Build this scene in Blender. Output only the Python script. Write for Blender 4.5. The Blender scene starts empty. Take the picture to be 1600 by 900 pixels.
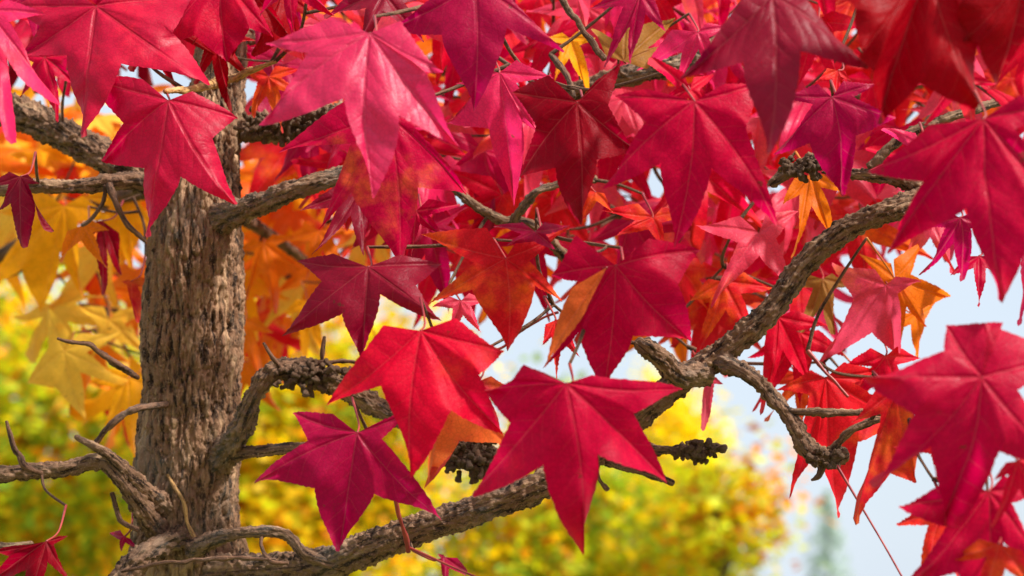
import bpy, math, random
import numpy as np
from mathutils import Vector, Matrix, Euler

random.seed(7)
R = math.radians
scene = bpy.context.scene
COL = scene.collection

# ------------------------------------------------------------------ camera
FOCAL, SENSOR = 70.0, 36.0
PITCH = 9.5
CAM_Z = 1.60
FPX = 1600 * FOCAL / SENSOR                      # focal length in photo pixels
cam_d = bpy.data.cameras.new('camera')
cam = bpy.data.objects.new('camera', cam_d)
COL.objects.link(cam)
cam_d.lens = FOCAL
cam_d.sensor_width = SENSOR
cam_d.clip_start = 0.05
cam_d.clip_end = 2000
cam.location = (0, 0, CAM_Z)
cam.rotation_euler = (R(90 + PITCH), 0, 0)
cam_d.dof.use_dof = True
cam_d.dof.focus_distance = 1.88
cam_d.dof.aperture_fstop = 5.8
scene.camera = cam
CR = Euler((R(90 + PITCH), 0, 0)).to_matrix()     # camera axes: x right, y up, z back
CAM = Vector((0, 0, CAM_Z))

# ------------------------------------------------------------------ world, sun, exposure
SUN_DIR = Vector((0.58, -0.24, 0.78)).normalized()   # towards the sun
world = bpy.data.worlds.new('World')
scene.world = world
world.use_nodes = True
wn, wl = world.node_tree.nodes, world.node_tree.links
wn.clear()
w_out = wn.new('ShaderNodeOutputWorld')
w_bg = wn.new('ShaderNodeBackground')
w_sky = wn.new('ShaderNodeTexSky')
w_sky.sky_type = 'NISHITA'
w_sky.sun_disc = False
w_sky.sun_elevation = math.asin(SUN_DIR.z)
w_sky.sun_rotation = math.atan2(SUN_DIR.x, SUN_DIR.y)
w_sky.air_density = 1.0
w_sky.dust_density = 2.0
w_noise = wn.new('ShaderNodeTexNoise')
w_noise.inputs['Scale'].default_value = 3.0
w_noise.inputs['Detail'].default_value = 4.0
w_coord = wn.new('ShaderNodeTexCoord')
w_ramp = wn.new('ShaderNodeMapRange')
w_ramp.inputs['From Min'].default_value = 0.35
w_ramp.inputs['From Max'].default_value = 0.65
w_ramp.inputs['To Min'].default_value = 0.72
w_ramp.inputs['To Max'].default_value = 0.95
w_mix = wn.new('ShaderNodeMix')
w_mix.data_type = 'RGBA'
w_mix.inputs['B'].default_value = (5.2, 5.9, 6.7, 1)     # even cloud cover
wl.new(w_coord.outputs['Generated'], w_noise.inputs['Vector'])
wl.new(w_noise.outputs['Fac'], w_ramp.inputs['Value'])
wl.new(w_ramp.outputs['Result'], w_mix.inputs['Factor'])
wl.new(w_sky.outputs['Color'], w_mix.inputs['A'])
wl.new(w_mix.outputs['Result'], w_bg.inputs['Color'])
w_bg.inputs['Strength'].default_value = 0.10
wl.new(w_bg.outputs['Background'], w_out.inputs['Surface'])

sun_d = bpy.data.lights.new('sun', 'SUN')
sun_d.energy = 5.0
sun_d.angle = R(6)
sun_d.color = (1.0, 0.95, 0.88)
sun = bpy.data.objects.new('sun', sun_d)
COL.objects.link(sun)
sun.rotation_euler = SUN_DIR.to_track_quat('Z', 'Y').to_euler()
sun.location = (3, -4, 6)

vs = scene.view_settings
vs.view_transform = 'Standard'
vs.look = 'None'
vs.gamma = 1.0
vs.use_curve_mapping = False
vs.exposure = 0.64
scene.cycles.max_bounces = 8
scene.cycles.transmission_bounces = 6
scene.cycles.use_denoising = True

# ------------------------------------------------------------------ helpers
def P(px, py, d):
    """photo pixel + depth along the view axis -> world point"""
    v = Vector(((px - 800) / FPX * d, -(py - 450) / FPX * d, -d))
    return CAM + CR @ v


def lin(c):
    c = c / 255.0
    return c / 12.92 if c <= 0.04045 else ((c + 0.055) / 1.055) ** 2.4


def srgb(r, g, b, k=1.0):
    return (lin(r) * k, lin(g) * k, lin(b) * k, 1.0)


def _h(ix, iy, iz, seed=0):
    n = (ix.astype(np.int64) * 374761393 + iy.astype(np.int64) * 668265263 + iz.astype(np.int64) * 2147483647 + seed * 1274126177) & 0xFFFFFFFF
    n = ((n ^ (n >> 13)) * 1274126177) & 0xFFFFFFFF
    n = ((n ^ (n >> 16)) * 2246822519) & 0xFFFFFFFF
    return ((n ^ (n >> 15)) & 0xFFFFFF) / float(0xFFFFFF)


def vnoise(p, seed=0):
    """value noise, p is (N,3), returns -1..1"""
    f = np.floor(p)
    i = f.astype(np.int64)
    t = p - f
    t = t * t * (3 - 2 * t)
    out = 0
    for dx in (0, 1):
        for dy in (0, 1):
            for dz in (0, 1):
                w = (t[:, 0] if dx else 1 - t[:, 0]) * (t[:, 1] if dy else 1 - t[:, 1]) * (t[:, 2] if dz else 1 - t[:, 2])
                out = out + w * _h(i[:, 0] + dx, i[:, 1] + dy, i[:, 2] + dz, seed)
    return out * 2 - 1


def fbm(p, octv=4, seed=0):
    a, o = 1.0, 0
    for k in range(octv):
        o = o + a * vnoise(p * (2 ** k) + 17.3 * k, seed + k)
        a *= 0.5
    return o


def voro(u, v, nu, seed=0):
    """2D cells, periodic in u with nu cells; returns F1, F2, id"""
    iu, iv = np.floor(u).astype(np.int64), np.floor(v).astype(np.int64)
    f1 = np.full(u.shape, 9.0); f2 = np.full(u.shape, 9.0); cid = np.zeros(u.shape)
    z = np.zeros_like(iu)
    for du in (-1, 0, 1):
        for dv in (-1, 0, 1):
            cu, cv = iu + du, iv + dv
            m = np.mod(cu, nu)
            x = cu + 0.15 + 0.7 * _h(m, cv, z, seed)
            y = cv + 0.15 + 0.7 * _h(m, cv, z + 1, seed)
            d = np.hypot(u - x, v - y)
            c = _h(m, cv, z + 2, seed)
            closer = d < f1
            f2 = np.where(closer, f1, np.minimum(f2, d))
            cid = np.where(closer, c, cid)
            f1 = np.where(closer, d, f1)
    return f1, f2, cid


def mesh_from(name, verts, faces, mat=None, smooth=True):
    me = bpy.data.meshes.new(name)
    if isinstance(faces, np.ndarray):
        v = np.asarray(verts, np.float32)
        me.vertices.add(len(v)); me.vertices.foreach_set('co', v.ravel())
        me.loops.add(faces.size); me.loops.foreach_set('vertex_index', faces.ravel().astype(np.int32))
        me.polygons.add(len(faces)); me.polygons.foreach_set('loop_start', np.arange(0, faces.size, faces.shape[1], dtype=np.int32))
        me.update(calc_edges=True)
        me.validate()
    else:
        me.from_pydata([tuple(v) for v in verts], [], faces)
    if smooth:
        me.polygons.foreach_set('use_smooth', [True] * len(me.polygons))
    if mat:
        me.materials.append(mat)
    me.update()
    return me


def link(name, me, parent=None, loc=(0, 0, 0), rot=None):
    o = bpy.data.objects.new(name, me)
    COL.objects.link(o)
    if parent:
        o.parent = parent
    o.location = loc
    if rot is not None:
        o.rotation_euler = rot
    return o


# ------------------------------------------------------------------ materials
def new_mat(name):
    m = bpy.data.materials.new(name)
    m.use_nodes = True
    n, l = m.node_tree.nodes, m.node_tree.links
    n.clear()
    return m, n, l


def math_node(n, l, op, a, b=None, c=None, clamp=False):
    x = n.new('ShaderNodeMath')
    x.operation = op
    x.use_clamp = clamp
    for k, s in enumerate((a, b, c)):
        if s is None:
            continue
        if isinstance(s, (int, float)):
            x.inputs[k].default_value = s
        else:
            l.new(s, x.inputs[k])
    return x.outputs[0]


def maprange(n, l, v, a, b, c=0.0, d=1.0, smooth=True):
    x = n.new('ShaderNodeMapRange')
    if smooth:
        x.interpolation_type = 'SMOOTHSTEP'
    l.new(v, x.inputs['Value'])
    for k, val in zip(('From Min', 'From Max', 'To Min', 'To Max'), (a, b, c, d)):
        x.inputs[k].default_value = val
    return x.outputs['Result']


def mixc(n, l, f, a, b, blend='MIX'):
    x = n.new('ShaderNodeMix')
    x.data_type = 'RGBA'
    x.blend_type = blend
    for s, key in ((f, 'Factor'), (a, 'A'), (b, 'B')):
        if isinstance(s, (int, float)):
            x.inputs[key].default_value = s
        elif isinstance(s, tuple):
            x.inputs[key].default_value = s
        else:
            l.new(s, x.inputs[key])
    return x.outputs['Result']


def noise_node(n, l, vec, scale, detail=3, rough=0.55):
    x = n.new('ShaderNodeTexNoise')
    x.inputs['Scale'].default_value = scale
    x.inputs['Detail'].default_value = detail
    x.inputs['Roughness'].default_value = rough
    if vec is not None:
        l.new(vec, x.inputs['Vector'])
    return x.outputs['Fac']


def leaf_material(joined=False):
    m, n, l = new_mat('leaf_mass' if joined else 'leaf')
    out = n.new('ShaderNodeOutputMaterial')
    info = n.new('ShaderNodeObjectInfo')
    tb = n.new('ShaderNodeAttribute'); tb.attribute_type = 'OBJECT'; tb.attribute_name = 'tint'
    mo = n.new('ShaderNodeAttribute'); mo.attribute_type = 'OBJECT'; mo.attribute_name = 'mottle'
    base_col, tint_col = info.outputs['Color'], tb.outputs['Color']
    if joined:
        ta = n.new('ShaderNodeAttribute'); ta.attribute_name = 'tone'
        base_col = ta.outputs['Color']
        tint_col = mixc(n, l, 0.25, base_col, (0.75, 0.10, 0.02, 1))
    uv = n.new('ShaderNodeUVMap'); uv.uv_map = 'vein'
    sep = n.new('ShaderNodeSeparateXYZ')
    l.new(uv.outputs['UV'], sep.inputs[0])
    along, sd = sep.outputs[0], sep.outputs[1]          # metres along and across the rib
    ad = math_node(n, l, 'ABSOLUTE', sd)
    coord = n.new('ShaderNodeTexCoord')
    obj_rand = math_node(n, l, 'MULTIPLY', info.outputs['Random'], 40.0)
    add = n.new('ShaderNodeVectorMath'); add.operation = 'ADD'
    l.new(coord.outputs['Object'], add.inputs[0]); l.new(obj_rand, add.inputs[1])
    vec = add.outputs[0]
    n_big = noise_node(n, l, vec, 15, 3)
    n_mid = noise_node(n, l, vec, 90, 4)
    n_fine = noise_node(n, l, vec, 420, 3, 0.6)
    # side veins
    side = maprange(n, l, sd, -0.0001, 0.0001, 0, 0.5, False)
    wob = math_node(n, l, 'MULTIPLY', n_big, 1.6)
    ph = math_node(n, l, 'MULTIPLY_ADD', ad, -0.62, along)
    ph = math_node(n, l, 'DIVIDE', ph, 0.0155)
    ph = math_node(n, l, 'ADD', ph, side)
    ph = math_node(n, l, 'ADD', ph, wob)
    tri = math_node(n, l, 'PINGPONG', ph, 0.5)           # 0 on a vein, .5 between
    mid = maprange(n, l, ad, 0.0002, 0.0008, 1, 0)
    mid_groove = maprange(n, l, ad, 0.0004, 0.0032, 1, 0)
    sec = maprange(n, l, tri, 0.01, 0.05, 1, 0)
    fade = maprange(n, l, ad, 0.004, 0.022, 1.0, 0.25)
    sec = math_node(n, l, 'MULTIPLY', sec, fade)
    veins = math_node(n, l, 'MAXIMUM', mid, math_node(n, l, 'MULTIPLY', sec, 0.42))
    # colour
    f = math_node(n, l, 'ADD', math_node(n, l, 'MULTIPLY', n_big, 1.6), math_node(n, l, 'MULTIPLY', n_mid, 0.5))
    f = math_node(n, l, 'SUBTRACT', f, 1.55)
    f = math_node(n, l, 'ADD', f, mo.outputs['Fac'], clamp=False)
    f = maprange(n, l, f, 0.0, 0.55)
    c = mixc(n, l, f, base_col, tint_col)
    hv = n.new('ShaderNodeHueSaturation')
    l.new(c, hv.inputs['Color'])
    l.new(maprange(n, l, n_mid, 0.3, 0.7, 0.9, 1.09, False), hv.inputs['Value'])
    c = hv.outputs['Color']
    pale = mixc(n, l, 0.30, c, (0.80, 0.22, 0.20, 1))
    c = mixc(n, l, math_node(n, l, 'MULTIPLY', veins, 0.36), c, pale)
    vor = n.new('ShaderNodeTexVoronoi'); vor.feature = 'DISTANCE_TO_EDGE'
    vor.inputs['Scale'].default_value = 230
    l.new(vec, vor.inputs['Vector'])
    net = maprange(n, l, vor.outputs['Distance'], 0.0, 0.14, 1, 0)
    hn = n.new('ShaderNodeHueSaturation')
    hn.inputs['Value'].default_value = 0.72
    l.new(c, hn.inputs['Color'])
    c = mixc(n, l, math_node(n, l, 'MULTIPLY', net, 0.55), c, hn.outputs['Color'])
    spots = maprange(n, l, n_fine, 0.66, 0.74, 0, 0.55)
    c = mixc(n, l, spots, c, (0.13, 0.012, 0.012, 1))
    n_bl = noise_node(n, l, vec, 60, 5, 0.7)
    c = mixc(n, l, maprange(n, l, n_bl, 0.665, 0.72, 0, 0.75), c, (0.10, 0.030, 0.012, 1))
    geo = n.new('ShaderNodeNewGeometry')
    under = mixc(n, l, 0.22, c, (0.75, 0.20, 0.16, 1))
    c2 = mixc(n, l, geo.outputs['Backfacing'], c, under)
    # relief: ribs sunk, blade puffed up between side veins
    puff = math_node(n, l, 'POWER', math_node(n, l, 'MULTIPLY', tri, 2.0), 0.6)
    puff = math_node(n, l, 'MULTIPLY', puff, fade)
    qt = n.new('ShaderNodeAttribute'); qt.attribute_type = 'OBJECT'; qt.attribute_name = 'quilt'
    h = math_node(n, l, 'MULTIPLY', math_node(n, l, 'MULTIPLY', puff, 0.0011), qt.outputs['Fac'])
    h = math_node(n, l, 'MULTIPLY_ADD', mid_groove, -0.0010, h)
    h = math_node(n, l, 'MULTIPLY_ADD', n_mid, 0.0010, h)
    h = math_node(n, l, 'MULTIPLY_ADD', n_fine, 0.00018, h)
    h = math_node(n, l, 'MULTIPLY_ADD', net, -0.00010, h)
    bump = n.new('ShaderNodeBump')
    bump.inputs['Strength'].default_value = 0.75
    bump.inputs['Distance'].default_value = 1.0
    l.new(h, bump.inputs['Height'])
    pr = n.new('ShaderNodeBsdfPrincipled')
    l.new(c2, pr.inputs['Base Color'])
    l.new(bump.outputs['Normal'], pr.inputs['Normal'])
    l.new(maprange(n, l, n_mid, 0.3, 0.7, 0.40, 0.58, False), pr.inputs['Roughness'])
    gls = n.new('ShaderNodeAttribute'); gls.attribute_type = 'OBJECT'; gls.attribute_name = 'gloss'
    l.new(gls.outputs['Fac'], pr.inputs['Specular IOR Level'])
    if joined:
        pr.inputs['Specular IOR Level'].default_value = 0.2
        for k in list(pr.inputs['Specular IOR Level'].links):
            l.remove(k)
    tr = n.new('ShaderNodeBsdfTranslucent')
    gl = n.new('ShaderNodeGamma')
    gl.inputs['Gamma'].default_value = 0.8
    l.new(c, gl.inputs['Color'])
    l.new(gl.outputs['Color'], tr.inputs['Color'])
    mx = n.new('ShaderNodeMixShader')
    mx.inputs[0].default_value = 0.50
    l.new(pr.outputs[0], mx.inputs[1]); l.new(tr.outputs[0], mx.inputs[2])
    l.new(mx.outputs[0], out.inputs['Surface'])
    return m


def bark_material(name, dark, mid, light, lichen=0.1):
    m, n, l = new_mat(name)
    out = n.new('ShaderNodeOutputMaterial')
    pr = n.new('ShaderNodeBsdfPrincipled')
    coord = n.new('ShaderNodeTexCoord')
    uv = n.new('ShaderNodeUVMap'); uv.uv_map = 'bark'
    mp = n.new('ShaderNodeMapping')
    mp.inputs['Scale'].default_value = (1, 0.18, 1)
    l.new(uv.outputs['UV'], mp.inputs['Vector'])
    n1 = noise_node(n, l, mp.outputs['Vector'], 190, 5, 0.7)
    n2 = noise_node(n, l, mp.outputs['Vector'], 70, 4, 0.6)
    n3 = noise_node(n, l, coord.outputs['Object'], 500, 3, 0.6)
    n4 = noise_node(n, l, coord.outputs['Object'], 9, 3, 0.6)
    c = mixc(n, l, maprange(n, l, n1, 0.40, 0.54), dark, mid)
    c = mixc(n, l, maprange(n, l, n2, 0.50, 0.74, 0, 0.75), c, light)
    c = mixc(n, l, maprange(n, l, n3, 0.55, 0.75, 0, 0.5), c, light)
    c = mixc(n, l, maprange(n, l, n4, 0.55, 0.7, 0, lichen), c, (0.30, 0.29, 0.24, 1))
    l.new(c, pr.inputs['Base Color'])
    pr.inputs['Roughness'].default_value = 0.85
    pr.inputs['Specular IOR Level'].default_value = 0.25
    h = math_node(n, l, 'ADD', math_node(n, l, 'MULTIPLY', n1, 0.0035), math_node(n, l, 'MULTIPLY', n3, 0.0010))
    bump = n.new('ShaderNodeBump')
    bump.inputs['Strength'].default_value = 0.9
    bump.inputs['Distance'].default_value = 1.0
    l.new(h, bump.inputs['Height'])
    l.new(bump.outputs['Normal'], pr.inputs['Normal'])
    l.new(pr.outputs[0], out.inputs['Surface'])
    return m


def simple_material(name, col, col2, scale=20, rough=0.6, transl=0.0, attr=None):
    m, n, l = new_mat(name)
    out = n.new('ShaderNodeOutputMaterial')
    pr = n.new('ShaderNodeBsdfPrincipled')
    coord = n.new('ShaderNodeTexCoord')
    f = noise_node(n, l, coord.outputs['Object'], scale, 4)
    if attr:
        a = n.new('ShaderNodeAttribute'); a.attribute_name = attr
        hv = n.new('ShaderNodeHueSaturation')
        l.new(a.outputs['Color'], hv.inputs['Color'])
        l.new(maprange(n, l, f, 0.3, 0.7, 0.8, 1.2, False), hv.inputs['Value'])
        c = hv.outputs['Color']
    else:
        c = mixc(n, l, maprange(n, l, f, 0.35, 0.65), col, col2)
    l.new(c, pr.inputs['Base Color'])
    pr.inputs['Roughness'].default_value = rough
    if transl:
        tr = n.new('ShaderNodeBsdfTranslucent')
        l.new(c, tr.inputs['Color'])
        mx = n.new('ShaderNodeMixShader')
        mx.inputs[0].default_value = transl
        l.new(pr.outputs[0], mx.inputs[1]); l.new(tr.outputs[0], mx.inputs[2])
        l.new(mx.outputs[0], out.inputs['Surface'])
    else:
        l.new(pr.outputs[0], out.inputs['Surface'])
    return m


M_LEAF = leaf_material()
M_LEAF_MASS = leaf_material(True)
M_BARK = bark_material('trunk_bark', srgb(48, 33, 25), srgb(134, 100, 75), srgb(214, 176, 136), 0.16)
M_BRANCH = bark_material('branch_bark', srgb(44, 30, 23), srgb(122, 91, 69), srgb(208, 170, 132), 0.2)
M_TWIG = bark_material('twig_bark', srgb(56, 38, 30), srgb(112, 80, 60), srgb(168, 132, 102), 0.15)
M_PALE = bark_material('pale_twig_bark', srgb(120, 84, 50), srgb(196, 152, 92), srgb(226, 196, 150), 0.2)
M_STALK = simple_material('leaf_stalk', srgb(120, 22, 34), srgb(160, 60, 50), 60, 0.5)
M_STALK_O = simple_material('leaf_stalk_orange', srgb(190, 120, 40), srgb(200, 90, 40), 60, 0.5)
M_GROUND = simple_material('meadow', srgb(92, 104, 52), srgb(120, 112, 62), 0.6, 0.9)
M_FOLIAGE = simple_material('foliage', (0, 0, 0, 1), (0, 0, 0, 1), 9, 0.6, 0.55, 'tone')
M_FARBARK = simple_material('far_bark', srgb(70, 58, 48), srgb(104, 88, 72), 14, 0.9)

# ------------------------------------------------------------------ ground
g_n = 60
gx = np.linspace(-1, 1, g_n)
gv, gf = [], []
for j in range(g_n):
    for i in range(g_n):
        x, y = np.sign(gx[i]) * abs(gx[i]) ** 2.5 * 600, np.sign(gx[j]) * abs(gx[j]) ** 2.5 * 600
        gv.append((x, y, 0.06 * math.sin(x * 0.31 + 1.0) * math.cos(y * 0.23) - 0.06))
for j in range(g_n - 1):
    for i in range(g_n - 1):
        a = j * g_n + i
        gf.append((a, a + 1, a + g_n + 1, a + g_n))
ground = link('ground', mesh_from('ground', gv, gf, M_GROUND))
ground['kind'] = 'structure'
ground['label'] = 'green and brown meadow ground under the trees'
ground['category'] = 'ground'

# ------------------------------------------------------------------ tubes (trunk, branches, twigs)
def resample(pts, rad, step):
    pts = np.array(pts, float); rad = np.array(rad, float)
    # Catmull-Rom through the points
    out, orad = [], []
    n = len(pts)
    for i in range(n - 1):
        p0 = pts[max(i - 1, 0)]; p1 = pts[i]; p2 = pts[i + 1]; p3 = pts[min(i + 2, n - 1)]
        L = np.linalg.norm(p2 - p1)
        k = max(2, int(math.ceil(L / (step[i] if isinstance(step, list) else step))))
        t = (np.arange(k) / k)[:, None]
        c = 0.5 * ((2 * p1) + (-p0 + p2) * t + (2 * p0 - 5 * p1 + 4 * p2 - p3) * t ** 2 + (-p0 + 3 * p1 - 3 * p2 + p3) * t ** 3)
        out.append(c); orad.append(rad[i] + (rad[i + 1] - rad[i]) * (t[:, 0] * t[:, 0] * (3 - 2 * t[:, 0])))
    out.append(pts[-1:]); orad.append(rad[-1:])
    return np.vstack(out), np.concatenate(orad)


def tube(name, pts, rad, segs, step, mat, disp=None, seed=0, cap_round=True):
    """swept tube; disp(u_angle, v_len, r, pos) gives the radial offset in metres. Returns mesh (relative to first point), origin, centre line"""
    c, r = resample(pts, rad, step)
    n = len(c)
    tan = np.gradient(c, axis=0)
    tan /= np.linalg.norm(tan, axis=1)[:, None] + 1e-12
    up = np.array([0, 0, 1.0]) if abs(tan[0][2]) < 0.9 else np.array([1.0, 0, 0])
    a = np.cross(tan[0], up); a /= np.linalg.norm(a)
    A = np.zeros((n, 3)); A[0] = a
    for i in range(1, n):
        v = A[i - 1] - tan[i] * np.dot(A[i - 1], tan[i])
        A[i] = v / (np.linalg.norm(v) + 1e-12)
    Bv = np.cross(tan, A)
    ln = np.concatenate([[0], np.cumsum(np.linalg.norm(np.diff(c, axis=0), axis=1))])
    th = np.arange(segs) / segs * 2 * np.pi
    TH, LN = np.meshgrid(th, ln)
    RR = np.repeat(r[:, None], segs, 1)
    dirs = A[:, None, :] * np.cos(TH)[..., None] + Bv[:, None, :] * np.sin(TH)[..., None]
    pos = c[:, None, :] + dirs * RR[..., None]
    if disp is not None:
        off = disp(TH.ravel(), LN.ravel(), RR.ravel(), pos.reshape(-1, 3)).reshape(n, segs)
        pos = pos + dirs * off[..., None]
    org = c[0].copy()
    verts = (pos - org).reshape(-1, 3)
    idx = np.arange(n * segs).reshape(n, segs)
    nxt = np.roll(idx, -1, axis=1)
    quads = np.stack([idx[:-1], nxt[:-1], nxt[1:], idx[1:]], -1).reshape(-1, 4)
    # rounded ends: two shrinking rings at each end
    e0 = [verts[:segs] * f + (c[0] - org - tan[0] * r[0] * g) * 1 - (c[0] - org) * f for f, g in ((0.7, 0.25), (0.02, 0.4))]
    last = verts[-segs:]
    ce = c[-1] - org
    e1 = [(last - ce) * f + ce + tan[-1] * r[-1] * g for f, g in ((0.7, 0.3), (0.02, 0.5))]
    verts = np.vstack([e0[1], e0[0], verts, e1[0], e1[1]])
    TH = np.vstack([TH[:1], TH[:1], TH, TH[-1:], TH[-1:]])
    LN = np.vstack([LN[:1], LN[:1], LN, LN[-1:], LN[-1:]])
    RR = np.vstack([RR[:1], RR[:1], RR, RR[-1:], RR[-1:]])
    n += 4
    idx = np.arange(n * segs).reshape(n, segs)
    nxt = np.roll(idx, -1, axis=1)
    quads = np.stack([idx[:-1], nxt[:-1], nxt[1:], idx[1:]], -1).reshape(-1, 4)
    me = mesh_from(name, verts, quads, mat)
    uvl = me.uv_layers.new(name='bark')
    vi = np.zeros(len(me.loops), dtype=np.int32)
    me.loops.foreach_get('vertex_index', vi)
    uu = (TH * RR.mean()).ravel()
    vv = LN.ravel()
    uvl.data.foreach_set('uv', np.stack([uu[vi], vv[vi]], 1).ravel().astype(np.float32))
    return me, Vector(org), c, r


NET = []          # (point, parent branch object, branch origin): what a new twig can grow from


def trunk_disp(amp, seed):
    """furrowed bark: long connected wavy furrows between interlacing ridges"""
    def f(th, ln, r, pos):
        w = np.stack([fbm(pos * np.array([34, 34, 20]), 2, seed + k) for k in (20, 21, 22)], 1)
        q = pos + w * 0.007
        wide = np.clip(np.abs(fbm(q * np.array([88, 88, 16]), 3, seed)) / 0.17, 0, 1) ** 0.55
        g2 = np.clip(np.abs(fbm(q * np.array([185, 185, 44]) + 3.7, 2, seed + 3)) / 0.20, 0, 1) ** 0.6
        nu = 46
        f1, f2, cid = voro(th / (2 * np.pi) * nu + 1.2 * w[:, 0] + 0.5 * w[:, 1], ln / 0.044 + 0.5 * w[:, 2], nu, seed + 8)
        plate = np.clip((f2 - f1) / 0.2, 0, 1) ** 0.5 * (0.3 + 0.9 * cid)
        fine = fbm(pos * np.array([380, 380, 110]), 3, seed + 5)
        return amp * (0.80 * wide + 0.50 * g2 + 0.40 * plate + 0.36 * fine - 1.3) + r * 0.05 * fbm(pos * 13, 2, seed + 2)
    return f


def cork_disp(amp, seed):
    """rough, flaky branch bark: amp relative to the radius"""
    def f(th, ln, r, pos):
        big = fbm(pos * 26, 3, seed)
        w = fbm(pos * 60, 2, seed + 1)
        nu = 11
        f1, f2, cid = voro(th / (2 * np.pi) * nu + 0.8 * w + 0.6 * big, ln / 0.030 + 0.4 * big, nu, seed)
        plate = np.clip((f2 - f1) / 0.25, 0, 1) ** 0.5 * (0.3 + 0.9 * cid)
        g = np.clip(np.abs(fbm(pos * 105, 2, seed + 2)) / 0.25, 0, 1) ** 0.7
        fine = fbm(pos * 300, 3, seed + 4)
        chunk = np.clip((fbm(pos * 170, 2, seed + 6) - 0.30) * 7, 0, 1)
        return r * amp * (0.32 * big + 0.42 * plate + 0.35 * g - 0.6 + 0.36 * fine + 0.5 * chunk)
    return f


# the tree root
TD = 2.10
trunk_base = P(300, 900, TD)
root_loc = Vector((trunk_base.x + 0.02, trunk_base.y + 0.02, -0.03))
tree = bpy.data.objects.new('sweetgum_tree', None)
COL.objects.link(tree)
tree.location = root_loc
tree.empty_display_size = 0.2
tree['label'] = 'sweetgum tree with star-shaped crimson leaves and grey-brown furrowed trunk'
tree['category'] = 'tree'

K = TD / FPX
tp = [(root_loc + Vector((0, 0, 0))), root_loc + Vector((-0.01, -0.01, 0.35)), root_loc + Vector((-0.02, -0.02, 1.0)),
      P(292, 960, TD), P(290, 880, TD), P(292, 780, TD), P(297, 660, TD), P(300, 520, TD), P(305, 400, TD), P(310, 315, TD + .01),
      P(325, 230, TD + .03), P(342, 120, TD + .06), P(350, 20, TD + .09), P(352, -90, TD + .12), P(345, -330, TD + .17)]
tr = [0.085, 0.068, 0.060, 0.060, 0.0585, 0.0520, 0.0510, 0.0515, 0.0480, 0.0435, 0.033, 0.027, 0.022, 0.020, 0.012]
# coarse lower stem, fine visible part: one mesh each would split the trunk, so one tube at a middling step
me, org, tc, trr = tube('trunk', tp, tr, 340, [0.012, 0.012, 0.008] + [0.0013] * 10 + [0.006], M_BARK, trunk_disp(0.0058, 11))
trunk = link('trunk', me, tree, org - root_loc)
for k in range(0, len(tc), 20):
    NET.append((Vector(tc[k]), trunk))

BR = {}


def branch(key, pix, mat=None, amp=0.32, name='branch', parent=None, seed=None, label=None, step=0.0016, net=True, collar=False):
    """pix: (x, y, depth, radius in photo pixels)"""
    if max(p[3] for p in pix) <= 10:
        rk = random.Random(len(BR) * 7 + 1)
        fine = []
        for a, b in zip(pix[:-1], pix[1:]):
            n = max(1, int(math.hypot(b[0] - a[0], b[1] - a[1]) / 16))
            for k in range(n):
                f = k / n
                q = [a[i] + (b[i] - a[i]) * f for i in range(4)]
                jt = 0 if k == 0 else 1
                fine.append((q[0] + jt * rk.uniform(-2.2, 2.2), q[1] + jt * rk.uniform(-2.2, 2.2), q[2], q[3] * rk.uniform(0.75, 1.3)))
        pix = fine + [pix[-1]]
    pts = [P(x, y, d) for x, y, d, r in pix]
    rad = [r * d / FPX * 0.78 for x, y, d, r in pix]
    segs = int(min(130, max(12, 2 * math.pi * max(rad) / 0.0012)))
    sd = seed if seed is not None else (len(BR) * 13 + 5)
    me, org, c, rr = tube(name, pts, rad, segs, step, mat or M_BRANCH, cork_disp(amp, sd))
    if parent is None:
        o = link(name, me, tree, org - root_loc)
    else:
        o = link(name, me, parent, org - (parent.location + root_loc))
    if label:
        o['label'] = label
    BR[key] = o
    top = parent if parent is not None else o
    if net:
        for k in range(0, len(c), 8):
            NET.append((Vector(c[k]), top))
    return o


# lower left of trunk
branch('main', [(300, 900, 2.08, 36), (400, 893, 2.03, 34), (500, 884, 1.99, 32), (590, 850, 1.96, 31), (700, 812, 1.94, 29), (830, 765, 1.92, 28), (930, 705, 1.92, 27),
                (1040, 612, 1.91, 27), (1130, 548, 1.90, 25), (1200, 490, 1.89, 23), (1255, 415, 1.89, 23), (1320, 360, 1.88, 22), (1400, 325, 1.87, 24), (1470, 300, 1.88, 20), (1560, 262, 1.9, 16), (1680, 200, 1.93, 12)], amp=0.30,
       label='long main branch rising past the crimson leaves')
branch('left_big', [(290, 300, 2.12, 38), (215, 272, 2.14, 32), (140, 232, 2.16, 30), (70, 195, 2.19, 31), (0, 165, 2.22, 31), (-110, 120, 2.3, 32)], amp=0.34)
branch('left_low', [(270, 290, 2.10, 20), (200, 283, 2.08, 17), (120, 291, 2.07, 15), (50, 291, 2.06, 14), (-30, 302, 2.06, 13)], amp=0.36)
branch('right_mid', [(330, 350, 2.08, 30), (400, 322, 2.04, 23), (450, 300, 2.02, 20), (520, 278, 2.02, 18), (600, 262, 2.05, 15), (700, 270, 2.08, 12)], amp=0.32)
branch('right_up', [(345, 205, 2.14, 20), (420, 198, 2.13, 25), (480, 190, 2.12, 27), (550, 172, 2.13, 20), (640, 130, 2.15, 14)], amp=0.48)
branch('right_low', [(335, 725, 2.08, 34), (372, 680, 2.03, 24), (398, 618, 2.01, 18), (428, 580, 2.01, 18), (470, 580, 2.02, 22), (520, 598, 2.04, 22), (565, 622, 2.05, 20), (640, 660, 2.06, 18), (740, 700, 2.05, 20), (790, 722, 2.05, 16)], amp=0.42)
branch('right_low_b', [(330, 712, 2.07, 24), (400, 706, 2.03, 12), (470, 700, 2.02, 12), (560, 705, 2.04, 10)], amp=0.35)
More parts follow.
